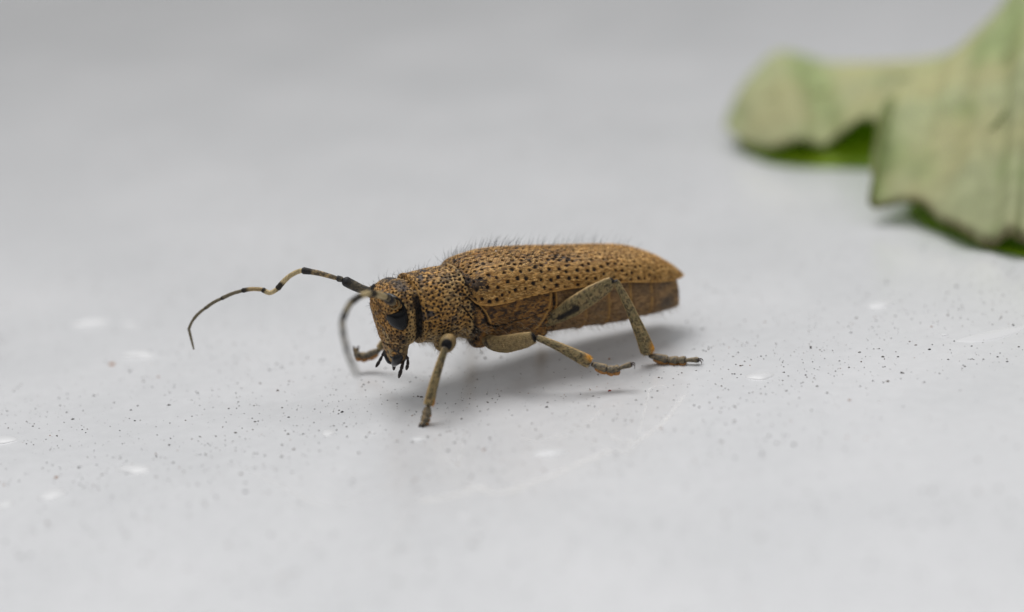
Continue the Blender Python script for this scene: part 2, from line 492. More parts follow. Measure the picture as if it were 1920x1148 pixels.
# colour pattern
n1 = fnoise(V, 10, 21); n2 = fnoise(V * [1, 2, 2], 45, 22); n3 = fnoise(V, 26, 23)
c_h = mix(mix(OCHRE, BUFF, sstep(.35, .7, n1)), BROWN * .8, sstep(.38, .66, n2) * .85)
c_h = mix(c_h, OCHRE2 * 1.1, front * sstep(.35, .6, n3) * .7)
c_p = mix(mix(OCHRE, BUFF, sstep(.4, .75, n1) * .8), BROWN * .8, sstep(.38, .66, n2) * .85)
lowp = sstep(.55, .40, z)
c_p = mix(c_p, BUFF * .75, lowp * .7)
c_t = mix(mix(OCHRE2 * .8, BROWN, sstep(.35, .65, n2)), BROWN * .55, sstep(.5, .75, n1) * .7)
c_a = mix(mix(np.array([.40, .235, .105]), np.array([.20, .118, .06]), sstep(.35, .7, n2)), np.array([.17, .11, .065]), sstep(.45, .7, n1) * .6)
col = c_h * head_w[:, None] + c_p * pron_w[:, None] + c_t * thor_w[:, None] + c_a * abd_w[:, None]
# black skin showing between the tufts of hair
gap = sstep(.47, .62, fnoise(V * [1, 1.5, 1.5], 38, 25))
col = mix(col, BLACK * 1.8, gap * (.72 * head_w + .66 * pron_w + .80 * thor_w + .25 * abd_w))
# bare dark patches
bare = sstep(.62, .68, fnoise(V, 13, 31)) * (pron_w * sstep(.5, .6, z) + head_w * sstep(.66, .72, z) * .9)
col = mix(col, SLATE * 1.1, bare * .85)
thd = sstep(.56, .66, fnoise(V, 11, 33)) * thor_w * sstep(.05, .18, x)
col = mix(col, BLACK * 1.6, thd * .9)
abp = np.exp(-(((x + 1.36) / .07) ** 2 + ((z - .27) / .045) ** 2)) + np.exp(-(((x + 1.40) / .08) ** 2 + ((z - .43) / .025) ** 2))
col = mix(col, SLATE * .9, np.clip(abp * 1.3, 0, 1) * abd_w * .8)
col = mix(col, OCHRE * .75, rim * abd_w * .9 * sstep(.2, .5, n3))
col = mix(col, OCHRE * .8, ridge * .8)
# pale rims fore and aft on the pronotum, black seam behind it
col = mix(col, BUFF * .9, np.exp(-((x - .252) / .007) ** 2) * sstep(.3, .45, z) * .75)
col = mix(col, OCHRE * .8, np.exp(-((x - .594) / .007) ** 2) * .7)
col = mix(col, BLACK, np.exp(-((x - .575) / .006) ** 2) * sstep(.2, .5, n3) * .6 + np.exp(-((x - .228) / .012) ** 2) * .85)
# black run from the eye to the mouth, dark crown
chk = np.exp(-(((x - .755) / .05) ** 2 + ((z - (.46 + .3 * (x - .755))) / .045) ** 2)) * sstep(.08, .14, np.abs(y)) * head_w
crown = np.exp(-(((x - .70) / .055) ** 2 + ((z - .82) / .05) ** 2)) * head_w
col = mix(col, BLACK * 1.4, np.clip(chk * 1.5, 0, 1) * sstep(.35, .55, n3) * .9); col = mix(col, SLATE * .7, np.clip(crown * 1.3, 0, 1) * sstep(.42, .58, fnoise(V, 20, 37)) * .85)
# dark collar at the back of the head
collar = sstep(.606, .612, x) * sstep(.682, .650, x + .02 * (fnoise(V, 40, 35) - .5)) * sstep(.82, .74, z) * sstep(.12, .17, np.abs(y))
col = mix(col, BLACK, collar * .95)
col = mix(col, BLACK, np.clip(cl + cl2, 0, 1) * .85)
col = mix(col, SLATE * .55, muz * sstep(.47, .55, fnoise(V, 24, 41)) * .95)
col = mix(col, BUFF * .9, muz * sstep(.55, .62, fnoise(V, 30, 43)) * .8)
under = sstep(.405, .39, z) * head_w * sstep(.76, .72, x); col = mix(col, BLACK * 1.3, under * .9)
temple = head_w * sstep(.76, .70, x) * sstep(.72, .62, z); col = mix(col, BUFF * .85, temple * .55 * (1 - collar))
col = mix(col, BLACK, pit * np.where(x > .23, .95, .55))
col = mix(col, BLACK, groove * .92)
set_col(bmesh_me, col)
bmesh_me.polygons.foreach_set('use_smooth', [True] * len(bmesh_me.polygons))
body = obj('body', bmesh_me, M_shell, beetle)
bmesh_me.update()
Nb = np.zeros(nV * 3, np.float32); bmesh_me.vertices.foreach_get('normal', Nb); Nb = Nb.reshape(-1, 3).astype(float)

# ---- elytra
NX, NA = 520, 210
def elytron_surface():
    u = np.linspace(0, 1, NX); xx = .25 - 1.89 * (u - .012 * np.sin(2 * np.pi * u))
    a = np.linspace(0, 1, NA)
    Xg = np.repeat(xx[:, None], NA, 1); Ag = np.repeat(a[None], NX, 0)
    w = np.maximum(ew(xx), .004)[:, None]; zt = et(xx)[:, None]; ze = ee(xx)[:, None]
    th = Ag * np.pi / 2; n = 2.35
    yy = w * np.sin(th) ** (2 / n) + .0015
    zz = ze + (zt - ze) * np.cos(th) ** (2 / n)
    # shoulder knob, slight saddle beside it, weak ribs
    d1 = np.exp(-(((Xg - .175) / .06) ** 2 + ((yy - .30) / .05) ** 2)) * .018
    d2 = -np.exp(-(((Xg - .12) / .10) ** 2 + ((yy - .17) / .05) ** 2)) * .010
    d3 = -np.exp(-(yy / .012) ** 2) * .006
    P = np.stack([Xg, yy, zz], -1).reshape(-1, 3)
    return P, (d1 + d2 + d3).ravel(), Xg.ravel(), Ag.ravel()
Pe, ed, Xe, Ae = elytron_surface()
def grid_normals(P, nu, nv):
    G = P.reshape(nu, nv, 3); du = np.gradient(G, axis=0); dv = np.gradient(G, axis=1)
    n = np.cross(du, dv); n /= np.linalg.norm(n, axis=2)[..., None] + 1e-12
    return n.reshape(-1, 3)
Ne = grid_normals(Pe, NX, NA)
if Ne[NX * NA // 2][1] < 0: Ne = -Ne
Pe = Pe + Ne * ed[:, None]
elytron_hair = []
def build_elytron(sgn, seed):
    P = Pe * [1, sgn, 1]; Nr = Ne * [1, sgn, 1]
    spac = np.interp(P[:, 0], [-1.64, -1.2, -.5, .1, .3], [.036, .042, .050, .050, .036]) * np.where(Ae > .45, 1.05, .82) * (.72 + .56 * vnoise(P, 6, seed))
    kp = poisson_pts(P, spac, 42000, seed)
    q = P[kp]
    rad = np.interp(q[:, 0], [-1.64, -1.3, -.8, -.2, .3], [.008, .0115, .0150, .0168, .014]) * rng.uniform(.7, 1.2, len(q)) * np.where(Ae[kp] > .5, 1.05, .92)
    # wobble so that no pit is a perfect disc
    Pw = P + .006 * np.stack([vnoise(P, 120, 71) - .5, vnoise(P, 120, 72) - .5, vnoise(P, 120, 73) - .5], 1)
    d, ix = dist_to(Pw, q); r_ = rad[ix]
    pit = 1 - sstep(.55, 1.2, d / r_)
    fade = np.interp(P[:, 0], [-1.64, -1.45, -1.1], [.35, .75, 1.0])
    pit *= fade
    n1 = fnoise(P, 7, 51 + seed); n2 = fnoise(P * [1, 1.6, 1.6], 60, 52); n3 = fnoise(P, 30, 53)
    col = mix(OCHRE, OCHRE2, sstep(.4, .7, n1)); col = mix(col, BUFF * 1.05, sstep(.5, .8, fnoise(P, 9, 55)) * .45)
    col = mix(col * .82, BROWN * .75, sstep(.38, .66, n2) * .85)
    # bare slate streaks on the disc, dark blotch at mid length, dark shoulder knob
    st_ = sstep(.57, .66, fnoise(P * [1, 1.9, 1.9] + [0, P[0, 2], 0], 24, 57)) * sstep(-1.2, -.3, P[:, 0]) * (1 - sstep(.5, .8, Ae)) * .75
    bl = np.exp(-(((P[:, 0] + .60) / .10) ** 2 + ((Ae - .42) / .13) ** 2)) * sstep(.35, .55, n3) * 1.2
    sh = np.exp(-(((P[:, 0] - .185) / .07) ** 2 + ((Ae - .66) / .14) ** 2)) * sstep(.25, .5, n3) * 1.35
    gp = sstep(.50, .60, fnoise((P + .35 * P[:, [1, 0, 2]] * [1, 0, 0]) * [1, 2.2, 2.2], 30, 59))
    gp *= np.interp(P[:, 0], [-1.5, -.9, -.2, .25], [.05, .30, .75, 1.0]) * np.interp(Ae, [0, .45, .7, 1], [1, .9, .45, .35])
    gp = np.clip(gp + sstep(.205, .245, P[:, 0]) * .8, 0, 1)
    rug = np.clip(st_ + bl + sh + gp * .8, 0, 1)
    col = mix(col, mix(np.tile(SLATE * .8, (len(P), 1)), BLACK * 1.6, sstep(.4, .6, n3)), rug * .9)
    col = mix(col, BLACK, np.clip(pit, 0, 1) * .97)
    edge = sstep(.965, .995, Ae); col = mix(col, OCHRE * .95, edge * .7)
    sut = sstep(.02, .0, Ae); col = mix(col, OCHRE2 * .8, sut * .6)
    disp = -.011 * pit + .004 * rug * (n3 - .4) + .004 * (n2 - .5) * (1 - pit) + .005 * sstep(.955, .985, Ae)
    Po = P + Nr * disp[:, None]
    # underside shell and rims: close the wing case
    Pi = P - Nr * .016
    Pi[:, 1] = sgn * np.maximum(sgn * Pi[:, 1], .0012)
    Pi = Pi.reshape(NX, NA, 3)[::8, ::7].reshape(-1, 3)
    nxi, nai = len(range(0, NX, 8)), len(range(0, NA, 7))
    top = grid_faces(NX, NA); inn = grid_faces(nxi, nai); o_ = NX * NA
    inn = [tuple(o_ + k for k in f[::-1]) for f in inn]
    rimf = []
    # lateral rim: join each coarse inner edge to the matching fine outer edge
    def strip(outer, inner, nfine, ncoarse, step):
        fs = []
        for c in range(ncoarse - 1):
            f0, f1 = c * step, (c + 1) * step
            for k in range(f0, f1): fs.append((outer(k), outer(k + 1), inner(c)))
            fs.append((outer(f1), inner(c + 1), inner(c)))
        return fs
    rimf += strip(lambda k: k * NA + ((NA - 1) // 7) * 7, lambda c: o_ + c * nai + nai - 1, NX, nxi, 8)
    faces = top + inn + rimf
    if sgn < 0: faces = [f[::-1] for f in faces]
    Va = np.vstack([Po, Pi]); Ca = np.vstack([col, np.tile(BROWN * .6, (len(Pi), 1))])
    me = make_mesh('elytron', Va, faces, Ca)
    bm = bmesh.new(); bm.from_mesh(me); bmesh.ops.recalc_face_normals(bm, faces=bm.faces); bm.to_mesh(me); bm.free()
    o = obj('elytron', me, M_shell, beetle)
    # lying hair between the pits
    nh = 30000
    i = rng.integers(0, NX * NA, nh)
    wgt = np.clip(ew(P[i, 0]) / .36, .1, 1)
    ok = (pit[i] < .25) & (rng.random(nh) > rug[i] * .9) & (rng.random(nh) < wgt) & (Ae[i] < .985) & (Ae[i] > .015)
    i = i[ok]; nh = len(i)
    Pn = Po[i] + rng.normal(0, .0015, (nh, 3)); Nh = Nr[i]
    D = np.stack([-np.ones(nh), sgn * rng.normal(.10, .22, nh), rng.normal(-.16, .22, nh)], 1)
    D -= Nh * (D * Nh).sum(1)[:, None]; D /= np.linalg.norm(D, axis=1)[:, None]
    D = D + Nh * rng.uniform(.10, .38, nh)[:, None]; D /= np.linalg.norm(D, axis=1)[:, None]
    tipd, tix = dist_to(Pn + D * .014, q); ok = tipd > rad[tix] * .95
    Pn, Nh, D = Pn[ok], Nh[ok], D[ok]; nh = len(Pn)
    tuft = sstep(.3, .68, fnoise(Pn * [1, 1.7, 1.7], 48, 77))
    hc = mix(OCHRE2 * .55, mix(OCHRE * 1.3, np.array([.95, .65, .27]), rng.random(nh)), tuft) * rng.uniform(.7, 1.25, nh)[:, None]
    Vh, Fh, Ch = blades(Pn + Nh * .0005, Nh, D, rng.uniform(.013, .026, nh), rng.uniform(.0020, .0034, nh), hc)
    h = obj('pubescence', make_mesh('pubescence', Vh, Fh, Ch, False), M_hair, o); h['kind'] = 'stuff'
    return Po, Nr
PeL, NeL = build_elytron(1, 101)
PeR, NeR = build_elytron(-1, 202)

# ---- lying down hair on the body
nh = 30000
i = rng.integers(0, nV, nh * 3)
keepw = np.where(x[i] > .24, 1.0, .8) * (1 - .75 * gap[i] * (1 - abd_w[i])) * (1 - .8 * chk[i]) * (1 - bare[i] * .9) * (1 - thd[i] * .7) * (1 - collar[i]) * (1 - groove[i]) * (1 - under[i]) * np.where(pit[i] < .25, 1, .05)
vis = (Nb[i] @ np.array([0, 0, 1]) > -.6)
i = i[(rng.random(len(i)) < keepw * .62) & vis]
inside = np.array([(abs(V[k, 1]) < ew(V[k, 0]) - .02 and V[k, 2] > ee(V[k, 0]) + .03 and V[k, 0] < .2) for k in i]); i = i[~inside]
nh = len(i); Nh = Nb[i]
D = np.stack([-np.ones(nh), rng.normal(0, .25, nh), rng.normal(-.35, .3, nh)], 1)
hd_ = head_w[i] > .5
D[hd_] = np.stack([rng.normal(-.3, .35, hd_.sum()), rng.normal(0, .35, hd_.sum()), -np.ones(hd_.sum())], 1)
D -= Nh * (D * Nh).sum(1)[:, None]; D /= np.linalg.norm(D, axis=1)[:, None] + 1e-9
D = D + Nh * rng.uniform(.08, .4, nh)[:, None]; D /= np.linalg.norm(D, axis=1)[:, None]
allp = np.vstack([pp, pp2]); allr = np.concatenate([prad, prad2 * .3])
td, tx = dist_to(V2[i] + D * .013, allp); ok = td > allr[tx] * .9
i, D, Nh = i[ok], D[ok], Nh[ok]; nh = len(i)
base = col[i]
tuft = sstep(.3, .68, fnoise(V[i] * [1, 1.5, 1.5], 50, 78))
hc = np.clip(mix(base * .6, np.clip(mix(base * 1.5, np.array([.78, .52, .22]), .5), 0, .9), tuft), 0, .9) * rng.uniform(.65, 1.3, nh)[:, None]
dim = np.where(x[i] < .2, .78, 1.0); hc = hc * dim[:, None]
Vh, Fh, Ch = blades(V2[i], Nh, D, np.where(x[i] > .24, rng.uniform(.010, .018, nh), rng.uniform(.014, .030, nh)), rng.uniform(.0018, .0032, nh), hc)
h = obj('pubescence', make_mesh('pubescence', Vh, Fh, Ch, False), M_hair, body); h['kind'] = 'stuff'

# ---- long standing hair
def stand(name, P, Nrm, lo, hi, wid, colr, lean, parent, spread=.25, bendz=0.0):
    n = len(P)
    D = Nrm + np.asarray(lean) + rng.normal(0, spread, (n, 3)); D /= np.linalg.norm(D, axis=1)[:, None]
    ln = rng.uniform(lo, hi, n)
    bend = np.stack([-ln * rng.uniform(.05, .3, n), rng.normal(0, .06, n) * ln, bendz * ln], 1)
    Vh, Fh, Ch = spikes(P, D, ln, np.full(n, wid), np.tile(colr, (n, 1)) * rng.uniform(.7, 1.3, (n, 1)), bend)
    h = obj(name, make_mesh(name, Vh, Fh, Ch, False), M_hair, parent); h['kind'] = 'stuff'
    return h
sel = np.where((Ae < .5) & (Xe > -1.2))[0]
pr = np.interp(Xe[sel], [-1.2, -.6, 0, .3], [.15, .45, 1, 1])
for Pq, Nq in ((PeL, NeL), (PeR, NeR)):
    k = sel[rng.random(len(sel)) < pr * .0068]
    stand('seta', Pq[k], Nq[k], .05, .120, .0021, (.03, .028, .03), (-.45, 0, .2), body, .13)
ids = np.where((x > .26) & (Nb[:, 2] > .2) & (z > .7))[0]; k = ids[rng.random(len(ids)) < .006]
stand('seta', V2[k], Nb[k], .04, .085, .0020, (.03, .028, .03), (-.1, 0, .1), body, .2)
ids = np.where((head_w > .5) & (Nb[:, 0] > .5) & (z > .3))[0]; k = ids[rng.random(len(ids)) < .006]
stand('seta', V2[k], Nb[k], .03, .065, .0017, (.04, .035, .03), (0, 0, -.2), body, .3)
ids = np.where((Nb[:, 2] < -.2) & (x < .56))[0]; k = ids[rng.random(len(ids)) < .016]
stand('seta', V2[k], Nb[k], .03, .085, .0017, (.36, .30, .22), (-.35, 0, 0), body, .3)
ids = np.where((Nb[:, 2] < .3) & (x < .60) & (x > .22) & (z < .45))[0]; k = ids[rng.random(len(ids)) < .03]
stand('seta', V2[k], Nb[k], .03, .07, .0017, (.50, .42, .30), (-.2, 0, -.2), body, .35)

# ---- eyes: the kidney shaped outline, seated on the head
EYE = [(0.845, 0.790), (0.820, 0.800), (0.793, 0.802), (0.763, 0.778), (0.739, 0.731), (0.726, 0.664), (0.724, 0.6), (0.738, 0.56), (0.766, 0.540), (0.804, 0.550), (0.834, 0.582), (0.848, 0.625), (0.842, 0.656), (0.812, 0.672), (0.778, 0.690), (0.756, 0.716), (0.764, 0.750), (0.790, 0.771), (0.822, 0.775)]
bvh = BVHTree.FromPolygons([tuple(q) for q in V], [tuple(p_.vertices) for p_ in bmesh_me.polygons])
poly = catmull(np.array([(a, 0, b) for a, b in EYE + EYE[:1]]), 6)[:-1][:, [0, 2]]
def in_poly(px, pz):
    c = False; n = len(poly); j = n - 1
    for i_ in range(n):
        if ((poly[i_, 1] > pz) != (poly[j, 1] > pz)) and (px < (poly[j, 0] - poly[i_, 0]) * (pz - poly[i_, 1]) / (poly[j, 1] - poly[i_, 1]) + poly[i_, 0]): c = not c
        j = i_
    return c
step = .0045
gx = np.arange(.70, .87, step); gz = np.arange(.52, .83, step)
sd = np.zeros((len(gx), len(gz)))
for a in range(len(gx)):
    for b in range(len(gz)):
        dd = np.min(np.hypot(poly[:, 0] - gx[a], poly[:, 1] - gz[b])); sd[a, b] = dd if in_poly(gx[a], gz[b]) else -dd
yb = np.zeros_like(sd)
for a in range(len(gx)):
    for b in range(len(gz)):
        hit = bvh.ray_cast(Vector((gx[a], .6, gz[b])), Vector((0, -1, 0)))[0]
        yb[a, b] = hit.y if hit else .1
# a smoothed seat so that the eye is one clean lens
for _ in range(25):
    q = np.pad(yb, 1, mode='edge'); yb = (q[1:-1, 1:-1] * 2 + q[:-2, 1:-1] + q[2:, 1:-1] + q[1:-1, :-2] + q[1:-1, 2:]) / 6
hgt = np.where(sd > 0, .042 * np.sqrt(np.clip(1 - (1 - np.clip(sd / .042, 0, 1)) ** 2, 0, 1)), -.02)
GX, GZ = np.meshgrid(gx, gz, indexing='ij')
for s in (1, -1):
    keep = sd > -.005; idm = -np.ones(sd.shape, int); idm[keep] = np.arange(keep.sum())
    Ve = np.stack([GX[keep], s * (yb + hgt - .003)[keep], GZ[keep]], 1); Fe = []
    for a in range(len(gx) - 1):
        for b in range(len(gz) - 1):
            q = [idm[a, b], idm[a + 1, b], idm[a + 1, b + 1], idm[a, b + 1]]
            if min(q) >= 0: Fe.append(tuple(q) if s < 0 else tuple(q[::-1]))
    me = make_mesh('eye', Ve, Fe)
    bm = bmesh.new(); bm.from_mesh(me); bmesh.ops.recalc_face_normals(bm, faces=bm.faces)
    bm.to_mesh(me); bm.free()
    o = obj('eye', me, M_eye, body)
    if sum(p_.normal.y for p_ in me.polygons) * s < 0: me.flip_normals()
    tag(o, 'glossy black kidney shaped eye wrapped round the antenna socket')

# ---- limbs
def limb(name, P, rad, colf, parent, mat=M_limb, aspect=1.0, side=(0, 1, 0), nseg=22, hair=0, hlen=(.012, .024), hcol=None, straight=False, lift=.35):
    V_, F_, T_, A_, N_ = tube(P, rad, nseg, 10, aspect, side, straight)
    V_ = V_ + N_ * (.0022 * (fnoise(V_, 70, 5) - .5))[:, None]
    me = make_mesh(name, V_, F_, colf(V_, T_, A_))
    o = obj(name, me, mat, parent)
    if hair:
        k = rng.integers(0, len(V_), hair); k = k[(T_[k] > .03) & (T_[k] < .97)]
        n = len(k); d0 = np.asarray(P[-1], float) - np.asarray(P[0], float); d0 /= np.linalg.norm(d0)
        D = d0 + rng.normal(0, .18, (n, 3)); Nh = N_[k]
        D -= Nh * (D * Nh).sum(1)[:, None]; D /= np.linalg.norm(D, axis=1)[:, None]
        D = D + Nh * rng.uniform(.08, lift, n)[:, None]; D /= np.linalg.norm(D, axis=1)[:, None]
        cc = colf(V_, T_, A_)[k]
        hc = np.clip(cc * 1.5 + .02, 0, .8) if hcol is None else np.tile(hcol, (n, 1))
        Vh, Fh, Ch = blades(V_[k], Nh, D, rng.uniform(*hlen, n), rng.uniform(.0016, .0028, n), hc * rng.uniform(.6, 1.3, (n, 1)))
        h = obj('pubescence', make_mesh('pubescence', Vh, Fh, Ch, False), M_hair, parent); h['kind'] = 'stuff'
    return o

def leg_col(kind):
    def f(V_, T_, A_):
        c = mix(np.tile(OLIVE, (len(V_), 1)), BUFF * .8, sstep(.4, .7, fnoise(V_, 40, 61)) * .6)
        c = mix(c, BLACK * 1.5, sstep(.50, .62, fnoise(V_, 95, 62)) * .8)
        c = mix(c, BUFF * 1.15, np.abs(np.cos(A_)) ** 14 * .75)
        if kind == 'femur':
            c = mix(c, BLACK, sstep(.965, .985, T_))
            spot = sstep(.22, .27, T_) * sstep(.56, .50, T_) * np.exp(-((((A_ - np.pi / 2 + .15 + np.pi) % (2 * np.pi)) - np.pi) / .33) ** 2)
            spot = spot * sstep(.32, .42, fnoise(V_, 60, 63) * .5 + spot * .5)
            c = mix(c, BLACK, np.clip(spot * 1.8, 0, .96))
            c = mix(c, BLACK * 1.5, sstep(.10, .0, T_) * .8)
        if kind == 'midfemur':
            c = mix(c, BUFF * .62, .5)
            c = mix(c, BLACK, sstep(.955, .975, T_))
            c = mix(c, BLACK, np.exp(-((T_ - .16) / .06) ** 2) * sstep(.45, .6, fnoise(V_, 45, 64)) * 1.0)
        if kind == 'tibia':
            c = mix(c, np.array([.60, .27, .035]), sstep(.80, .93, T_) * np.clip(np.cos(A_ - np.pi) * 1.6 - .25, 0, 1))
            c = mix(c, BLACK * 2, sstep(.985, 1.0, T_) * .8); c = mix(c, BLACK * 1.5, sstep(.05, .0, T_))
        if kind == 'tarsus':
            c = mix(c, SLATE * 1.6, .45)
            c = mix(c, BLACK * 1.5, sstep(.88, .95, T_)); c = mix(c, BLACK * 1.5, sstep(.14, .06, T_) * .8)
        return c
    return f
PAD = np.array([.40, .19, .06])
def claw_col(V_, T_, A_): return np.tile([.035, .014, .010], (len(V_), 1))
def pad_col(V_, T_, A_): return mix(np.tile(PAD, (len(V_), 1)), BROWN, sstep(.4, .7, fnoise(V_, 60, 65)) * .5)

def build_leg(label, fem, tib, tar, femr, tibr, femkind='femur', fasp=.62, tasp=.8, fside=(0, 1, 0), hair=2600):
    lg = bpy.data.objects.new('leg', None); C.objects.link(lg); lg.parent = beetle; lg.empty_display_size = .1
    lg['label'] = label
    limb('femur', fem, femr, leg_col(femkind), lg, aspect=fasp, side=fside, hair=hair, nseg=28)
    limb('tibia', tib, tibr, leg_col('tibia'), lg, aspect=tasp, side=fside, hair=hair, nseg=24)
    T = [np.array(q, float) for q in tar]
    r = .030
    for a, b in zip(T[:-1], T[1:]):
        last = b is T[-1]; d = b - a; e_ = d / np.linalg.norm(d); a = a - e_ * .012; b = b + e_ * .010
        rr = [(0, r * .48), (.25, r * .72), (.75, r * 1.02), (.93, r * 1.05), (1, r * .8)] if not last else [(0, r * .42), (.4, r * .5), (.8, r * .68), (1, r * .55)]
        s_ = limb('tarsus_segment', [a, (a + b) / 2 + [0, 0, .003], b], rr, leg_col('tarsus'), lg, aspect=1.25, side=np.cross(d, [0, 0, 1]), nseg=16, hair=260, hlen=(.008, .018))
        if not last:
            limb('tarsus_pad', [a + d * .25 - [0, 0, r * .55], a + d * .65 - [0, 0, r * .75], b - [0, 0, r * .55]], [(0, r * .5), (.6, r * .85), (1, r * .6)], pad_col, lg, aspect=1.35, side=np.cross(d, [0, 0, 1]), nseg=12)
    d = T[-1] - T[-2]; d /= np.linalg.norm(d); sd_ = np.cross(d, [0, 0, 1.0]); sd_ /= np.linalg.norm(sd_) + 1e-9
    for s in (-1, 1):
        p0 = T[-1] - d * .008 + sd_ * s * .006
        limb('claw', [p0, p0 + d * .022 + sd_ * s * .010 + [0, 0, .004], p0 + d * .036 + sd_ * s * .017 - [0, 0, .010], p0 + d * .036 + sd_ * s * .018 - [0, 0, .026]], [(0, .0062), (.5, .0048), (1, .0012)], claw_col, lg, mat=M_horn, nseg=10)
    return lg

FR = [(0, .026), (.15, .046), (.45, .073), (.72, .070), (.90, .054), (1, .040)]
TR = [(0, .026), (.15, .027), (.5, .038), (.85, .052), (.95, .056), (1, .046)]
build_leg('left hind leg with a black streak on its raised femur and an orange fringed shin',
          [(-.285, .22, .335), (-.41, .325, .41), (-.60, .45, .54), (-.772, .555, .655)],
          [(-.772, .56, .660), (-.83, .60, .50), (-.905, .645, .25), (-.952, .662, .075)],
          [(-.958, .664, .066), (-1.059, .735, .030), (-1.115, .79, .026), (-1.150, .83, .030), (-1.225, .895, .034)], FR, TR, fside=(.35, .93, 0))
build_leg('left middle leg with a stout pale femur and a lifted foot',
          [(.150, .20, .325), (.095, .36, .318), (.01, .52, .362), (-.070, .63, .408)],
          [(-.072, .635, .406), (-.19, .72, .335), (-.30, .805, .258), (-.377, .86, .200)],
          [(-.385, .868, .190), (-.462, .925, .152), (-.503, .95, .142), (-.535, .968, .150), (-.612, 1.015, .176)],
          [(0, .032), (.15, .052), (.45, .068), (.8, .060), (.95, .046), (1, .036)], [(0, .022), (.3, .029), (.8, .045), (.95, .048), (1, .040)], 'midfemur', fasp=.7, fside=(.5, .86, 0))
build_leg('left front leg whose femur points straight out with its shin planted upright',
          [(.435, .17, .36), (.47, .32, .41), (.545, .48, .465), (.605, .60, .492)],
          [(.622, .618, .490), (.68, .64, .40), (.765, .675, .26), (.832, .70, .120)],
          [(.836, .702, .112), (.858, .712, .070), (.872, .72, .042), (.880, .722, .028), (.905, .735, .012)],
          [(0, .032), (.2, .050), (.6, .064), (.9, .060), (1, .050)], [(0, .024), (.3, .029), (.8, .036), (.95, .040), (1, .034)], 'midfemur', fasp=.9)
build_leg('right front leg with its foot curled up in front of the face',
          [(.435, -.17, .36), (.50, -.33, .37), (.57, -.46, .36)],
          [(.572, -.462, .355), (.61, -.50, .25), (.66, -.53, .165)],
          [(.66, -.53, .160), (.726, -.59, .118), (.775, -.61, .118), (.812, -.622, .135), (.800, -.64, .172)],
          [(0, .032), (.3, .050), (.7, .054), (1, .04)], [(0, .024), (.5, .029), (1, .034)], hair=600)
build_leg('right middle leg mostly hidden behind the belly',
          [(.150, -.20, .325), (.05, -.42, .40), (-.06, -.62, .43)],
          [(-.062, -.622, .428), (-.16, -.74, .26), (-.235, -.83, .05)],
          [(-.24, -.835, .045), (-.30, -.89, .028), (-.34, -.92, .026), (-.37, -.95, .028), (-.43, -.99, .03)],
          [(0, .032), (.4, .062), (1, .036)], [(0, .022), (.8, .045), (1, .040)], hair=400)
build_leg('right hind leg mostly hidden behind the abdomen',
          [(-.285, -.20, .335), (-.42, -.36, .40), (-.60, -.54, .50)],
          [(-.602, -.542, .498), (-.70, -.62, .28), (-.76, -.68, .06)],
          [(-.765, -.685, .05), (-.83, -.74, .028), (-.875, -.78, .026), (-.905, -.81, .028), (-.97, -.86, .03)],
          [(0, .032), (.4, .062), (1, .036)], [(0, .022), (.8, .045), (1, .040)], hair=400)

# ---- antennae
def ant_col(dark0, dark1, base=CREAM, grey=.0, first=False):
    def f(V_, T_, A_):
        c = mix(np.tile(base, (len(V_), 1)), OLIVE, sstep(.4, .7, fnoise(V_, 60, 81)) * .6)
        c = mix(c, SLATE * 1.3, grey)
        c = mix(c, BLACK, sstep(dark0, dark1, T_) * .95)
        if first: c = mix(c, SLATE * .6, sstep(.35, .55, fnoise(V_, 80, 82)) * .8)
        return c
    return f
def antenna(label, scape, rest, rads, cols, srad):
    an = bpy.data.objects.new('antenna', None); C.objects.link(an); an.parent = beetle; an.empty_display_size = .1; an['label'] = label
    limb('scape', scape, srad, cols[0], an, hair=500, hlen=(.006, .014), nseg=20)
    for k, (seg_, c) in enumerate(zip(rest, cols[1:])):
        r1, r2 = rads[k]
        seg_ = [np.array(q_, float) for q_ in seg_]; e0 = seg_[0] - seg_[1]; e1 = seg_[-1] - seg_[-2]
        seg_[0] = seg_[0] + e0 / np.linalg.norm(e0) * .012; seg_[-1] = seg_[-1] + e1 / np.linalg.norm(e1) * .006
        limb('antenna_segment', seg_, [(0, r1 * .8), (.1, r1), (.75, (r1 + r2) / 2), (.92, r2), (1, r2 * .85)], c, an, hair=220, hlen=(.006, .016), nseg=16)
    return an
fa = [(1.008, -.227, .862), (1.037, -.244, .872), (1.239, -.397, .939), (1.324, -.456, .895), (1.408, -.489, .813), (1.458, -.515, .789), (1.498, -.554, .813), (1.614, -.662, .803), (1.744, -.761, .747), (1.847, -.842, .676), (1.921, -.906, .598), (1.957, -.951, .513), (1.942, -.946, .358)]
mid3 = lambda a, b, h=.006: [a, tuple((np.array(a) + np.array(b)) / 2 + [0, 0, h]), b]
